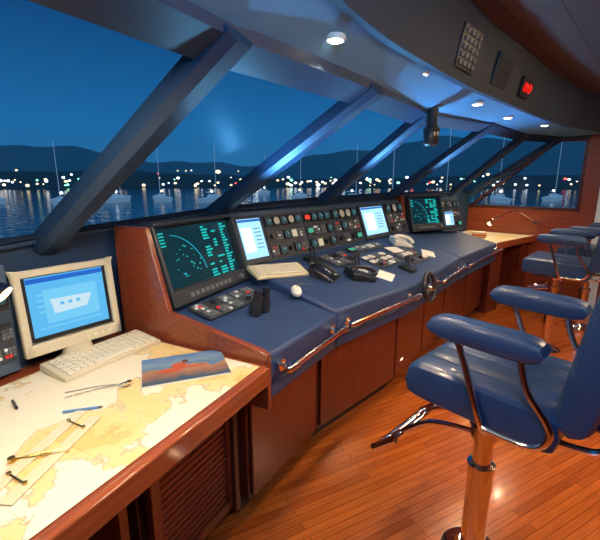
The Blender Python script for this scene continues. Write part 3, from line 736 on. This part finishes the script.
def fasc(p,d,z):
    d=Vector((*d,0)).normalized(); n_=Vector((-d.y,d.x,0))
    upv=(-n_*.075+Vector((0,0,.31))).normalized()
    return fr(Vector((*p,z)),d,upv)
F=fasc((.82,2.17),(.616,.683),2.13)
r=root('breaker_panel',(0,0,0),'black switch panel with rows of buttons on overhead fascia','switch panel',frame=F)
mb=MB(); mb.box((0,0,.012),(.24,.19,.02)); mk(mb,'plate',black2,F,r,bev=.004)
for i in range(4):
    for j in range(5):
        mb=MB(); mb.box((-.08+i*.053,-.066+j*.033,.026),(.032,.02,.008)); mk(mb,'switch',grey,F,r)
F=fasc((1.20,2.58),(.616,.683),2.13)
r=root('loudspeaker',(0,0,0),'square dark loudspeaker grille on overhead fascia','loudspeaker',frame=F)
mb=MB(); mb.box((0,0,.006),(.26,.17,.012)); mk(mb,'frame',slate,F,r,bev=.003)
mb=MB()
for k in range(11): mb.box((0,-.065+k*.013,.0135),(.23,.006,.004))
mk(mb,'grille',black,F,r)
F=fasc((1.51,2.915),(.7,.71),2.11)
r=root('warning_lamp',(0,0,0),'red warning lamp box on overhead fascia','warning light',frame=F)
mb=MB(); mb.box((0,0,.012),(.18,.12,.03)); mk(mb,'housing',black,F,r,bev=.004)
for q in (-.04,.04):
    mb=MB(); mb.ball((q,0,.028),.032,(1,1,.6)); mk(mb,'lens',MAT('red_lens',(.6,.01,.01),.15,emit=(1,.02,.01),es=.5),F,r)
r=root('ceiling_speaker',(1.9,2.4,2.3),'small dark round ceiling fitting','ceiling fitting')
mb=MB(); mb.M=T(1.9,2.4,2.28); mb.lathe([(.02,0),(.035,.004),(.04,.02)],20); mk(mb,'ring',black,None,r)

# ------------------------------------------------ chairs
def chair(F,label):
    r=root('helm_chair',(0,0,0),label,'chair',frame=F,group='helm chairs'); P=[]
    def add(*a,**k): o=mk(*a,**k); P.append(o); return o
    px=-.03;py=.02
    mb=MB(); mb.M=T(px,py,0); mb.lathe([(.12,0),(.12,.012),(.08,.022),(.058,.04),(.052,.06)],36); add(mb,'base',chrome,F,r)
    mb=MB(); mb.M=T(px,py,0); mb.lathe([(.046,.05),(.046,.40),(.052,.405),(.052,.43),(.034,.435),(.034,.60),(.05,.605),(.05,.66),(.09,.675),(.09,.69)],28); add(mb,'post',chrome,F,r)
    mb=MB(); mb.box((0,0,.70),(.34,.36,.02)); add(mb,'seat_plate',black,F,r,bev=.005)
    mb=MB(); mb.M=T(0,.0,.775)@rotx(2); mb.pillow(.49,.50,.15,groove=(-.5,0,.5),axis=0,p=10,q=.25,gd=.14); add(mb,'seat',leather,F,r)
    mb=MB(); mb.M=T(0,.0,.775); k=.239;l=.244
    mb.tube([(-k,-l,0),(0,-l,0),(k,-l,0),(k,0,0),(k,l,0),(0,l,0),(-k,l,0),(-k,0,0)],.006,6,smooth=False,closed=True); add(mb,'piping',pipingm,F,r)
    MB_=T(0,-.27,.79)@rotx(99)@T(0,.26,0)
    mb=MB(); mb.M=MB_; mb.pillow(.48,.52,.12,groove=(-.5,0,.5),axis=0,p=8,q=.3,gd=.14); add(mb,'backrest',leather,F,r)
    mb=MB(); mb.M=MB_@T(0,0,.055); mb.pillow(.42,.44,.04,p=8,q=.3,n=14); add(mb,'back_shell',pipingm,F,r)
    for s_ in (-1,1):
        x=.262*s_
        mb=MB(); mb.M=T(x,-.025,1.03)@rotx(1); mb.pillow(.085,.35,.08,p=5,q=.4,n=16); add(mb,'armrest',leather,F,r)
        mb=MB(); mb.tube([(x,.06,1.0),(x,.02,.9),(x,-.03,.76),(x*.9,-.05,.70),(x*.5,-.05,.695)],.011,10); mb.tube([(x,-.13,1.0),(x,-.16,.9),(x,-.23,.80),(x,-.19,.73),(x,-.05,.725)],.011,10); add(mb,'arm_support',chrome,F,r)
    mb=MB(); mb.tube([(-.13,-.2,.70),(-.13,-.33,.72),(-.13,-.37,.80),(-.13,-.39,.95)],.011,8); mb.tube([(.13,-.2,.70),(.13,-.33,.72),(.13,-.37,.80),(.13,-.39,.95)],.011,8); add(mb,'back_support',chrome,F,r)
    mb=MB(); mb.tube([(px-.05,.03+py,.58),(-.09,.22,.54),(-.12,.36,.42)],.012,8); mb.tube([(px+.05,.03+py,.58),(.06,.22,.54),(.12,.36,.42)],.012,8); mb.cyl((px,py,.555),(px,py,.60),.056,n=24)
    add(mb,'footrest_arm',chrome,F,r)
    mb=MB(); mb.cyl((-.2,.38,.40),(.2,.38,.40),.017,n=14); mb.cyl((-.2,.32,.455),(.2,.32,.455),.012,n=12)
    for s_ in (-.2,.2): mb.tube([(s_,.30,.475),(s_,.345,.435),(s_,.40,.385)],.018,8)
    add(mb,'footrest',chrome,F,r)
    return r,P
FCh=T(.738,1.355,0)@rotz(44)
r0,P0=chair(FCh,'blue leather helm chair with chrome pedestal and footrest')
def copychair(F,label):
    r=r0.copy(); COL.objects.link(r); r.matrix_basis=F; r['label']=label
    for o in P0:
        c=o.copy(); COL.objects.link(c); c.parent=r; c.matrix_parent_inverse=FCh.inverted()
copychair(T(2.26,3.40,0)@rotz(48),'blue leather helm chair facing the far console')
copychair(T(2.93,3.93,0)@rotz(36),'blue leather helm chair near the side wall')

# ------------------------------------------------ outside
mb=MB(); mb.add([(-1500,-200,-5),(2500,-200,-5),(2500,2500,-5),(-1500,2500,-5)],[(0,1,2,3)]); mk(mb,'harbour_water',water_mat(),label='calm dark blue harbour water',cat='water',kind='stuff',smooth=False)
def ridge(name,dist,base,hs,mat_,label,seed):
    rr=random.Random(seed); mb=MB(); vs=[];fs=[]; n_=120
    ph=[rr.uniform(0,6) for _ in range(5)]
    for i in range(n_):
        a=math.radians(-75+150*i/(n_-1)); x=dist*math.sin(a);y=dist*math.cos(a)
        h=base+hs*(.5+.5*math.sin(a*3+ph[0]))*.6+hs*.25*math.sin(a*7+ph[1])+hs*.08*math.sin(a*23+ph[2])+hs*.04*math.sin(a*61+ph[3])
        vs+=[(x,y,-5),(x*1.02,y*1.02,-5+h*.5),(x*1.1,y*1.1,-5+h),(x*1.2,y*1.2,-5)]
    for i in range(n_-1):
        a=4*i
        for k in range(3): fs.append((a+k,a+4+k,a+5+k,a+1+k))
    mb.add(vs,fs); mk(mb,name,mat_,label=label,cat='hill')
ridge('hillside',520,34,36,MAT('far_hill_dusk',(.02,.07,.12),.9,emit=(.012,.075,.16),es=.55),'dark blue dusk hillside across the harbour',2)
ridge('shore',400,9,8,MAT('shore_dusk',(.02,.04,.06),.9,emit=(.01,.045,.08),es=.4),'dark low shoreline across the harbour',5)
rr=random.Random(11)
cols=[EM('lamp_warm',(1,.72,.38),3),EM('lamp_white',(.95,.97,1),4),EM('lamp_green',(.3,1,.7),3),EM('lamp_red',(1,.1,.08),3)]
mb=MB()
for i in range(210):
    a=math.radians(rr.uniform(-58,52)); d=rr.uniform(330,395)
    z=-5+abs(rr.gauss(1,4)); s_=rr.uniform(.6,1.6)*(1.5 if rr.random()<.12 else 1)
    mb.ball((d*math.sin(a),d*math.cos(a),z+2),s_*.65,(1.5,1,1),6,rr.choices([0,1,2,3],[6,6,1,.6])[0])
for i in range(24):
    a=math.radians(rr.uniform(-58,52)); d=530*1.05; mb.box((d*math.sin(a)*.96,d*math.cos(a)*.96,rr.uniform(4,14)),(1.2,1.2,1.2),rr.choice([0,0,1]))
mk(mb,'shore_lights',cols,label='scattered warm and white town lights along the shore',cat='lights',kind='stuff',smooth=False)
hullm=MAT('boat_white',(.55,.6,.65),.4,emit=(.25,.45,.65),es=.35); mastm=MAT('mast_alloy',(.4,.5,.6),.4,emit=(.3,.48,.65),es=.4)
for i in range(18):
    a=-56+ i*6.3+rr.uniform(-.8,.8); d=rr.uniform(105,190); x=d*math.sin(math.radians(a)); y=d*math.cos(math.radians(a))
    F=T(x,y,-5)@rotz(rr.choice([80,100,60])-a); L=rr.uniform(11,17)
    r=root('sailing_boat',(0,0,0),'moored white sailing boat with tall mast','boat',frame=F,group='moored boats')
    mb=MB(); b=[(-L/2,-1.4,-.3),(L*.3,-1.5,-.3),(L/2,0,-.3),(L*.3,1.5,-.3),(-L/2,1.4,-.3)]; t=[(-L/2-.3,-1.8,1.3),(L*.3,-1.9,1.5),(L/2+1,0,1.8),(L*.3,1.9,1.5),(-L/2-.3,1.8,1.3)]
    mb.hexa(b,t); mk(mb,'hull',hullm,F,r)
    mb=MB(); mb.hexa([(-L*.2,-1,1.3),(L*.2,-.8,1.4),(L*.2,.8,1.4),(-L*.2,1,1.3)],[(-L*.18,-.8,2.3),(L*.1,-.6,2.2),(L*.1,.6,2.2),(-L*.18,.8,2.3)]); mk(mb,'cabin',hullm,F,r)
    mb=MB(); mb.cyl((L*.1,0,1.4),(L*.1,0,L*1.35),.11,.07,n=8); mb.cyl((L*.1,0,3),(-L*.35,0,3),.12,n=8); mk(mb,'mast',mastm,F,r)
    mb=MB(); mb.ball((-L*.1,0,3.2),.4,n=8); mk(mb,'deck_light',cols[1] if i%3 else cols[0],F,r)

w=bpy.data.worlds.new('dusk'); SC.world=w; w.use_nodes=True; nt=w.node_tree; N=nt.nodes; L=nt.links; bg=N['Background']
tc=N.new('ShaderNodeTexCoord'); sp=N.new('ShaderNodeSeparateXYZ'); L.new(tc.outputs['Generated'],sp.inputs[0])
rp=N.new('ShaderNodeValToRGB'); e=rp.color_ramp.elements; L.new(sp.outputs['Z'],rp.inputs[0])
e[0].position=0; e[0].color=(.02,.13,.28,1); e[1].position=.8; e[1].color=(.002,.02,.08,1)
q=e.new(.12); q.color=(.012,.125,.32,1); q=e.new(.35); q.color=(.004,.05,.16,1)
L.new(rp.outputs[0],bg.inputs[0]); bg.inputs[1].default_value=1.15

def area(name,loc,tgt,size,e_,col,sy=None):
    l=bpy.data.lights.new(name,'AREA'); l.energy=e_; l.color=col; l.size=size
    if sy: l.shape='RECTANGLE'; l.size_y=sy
    o=bpy.data.objects.new(name,l); COL.objects.link(o); o.location=loc
    d=Vector(tgt)-Vector(loc); o.rotation_euler=d.to_track_quat('-Z','Y').to_euler(); return o
def spot(name,loc,tgt,e_,col,ang=150,rad=.02):
    l=bpy.data.lights.new(name,'SPOT'); l.energy=e_; l.color=col; l.spot_size=math.radians(ang); l.spot_blend=1; l.shadow_soft_size=rad
    o=bpy.data.objects.new(name,l); COL.objects.link(o); o.location=loc
    d=Vector(tgt)-Vector(loc); o.rotation_euler=d.to_track_quat('-Z','Y').to_euler(); return o
area('chart_table_lamp_source',(-.55,.70,1.7),(-.62,.95,.8),.15,14,(1,.84,.60))
area('cabin_light',(1.8,.9,2.26),(1.6,1.2,0),.6,38,(1,.68,.40))
area('cabin_light',(3.0,2.6,2.26),(2.8,2.8,0),.5,25,(1,.68,.40))
for p,e_ in (((-.15,1.95,1.30),50),((.55,2.70,1.30),50),((1.35,3.60,1.32),46)):
    spot('blue_fill_spot',p,(p[0]+.35,p[1]-.3,2.4),e_,(.16,.55,1),130)  # added spots without fixtures, tinting headliner and pillars blue
area('cool_fill',(.2,.1,2.1),(.3,2.4,.9),.4,13,(.32,.62,1))  # unseen area light added for a cool cast over the console
area('far_table_lamp_source',(2.3,4.85,1.5),(2.3,4.95,.8),.1,6,(1,.75,.42))

cam=bpy.data.cameras.new('camera'); cam.lens=24; cam.sensor_width=36; cam.clip_start=.02; cam.clip_end=5000
co=bpy.data.objects.new('camera',cam); COL.objects.link(co); co.location=(0,0,1.5); co.rotation_euler=(math.radians(90-12.68),0,0)
SC.camera=co
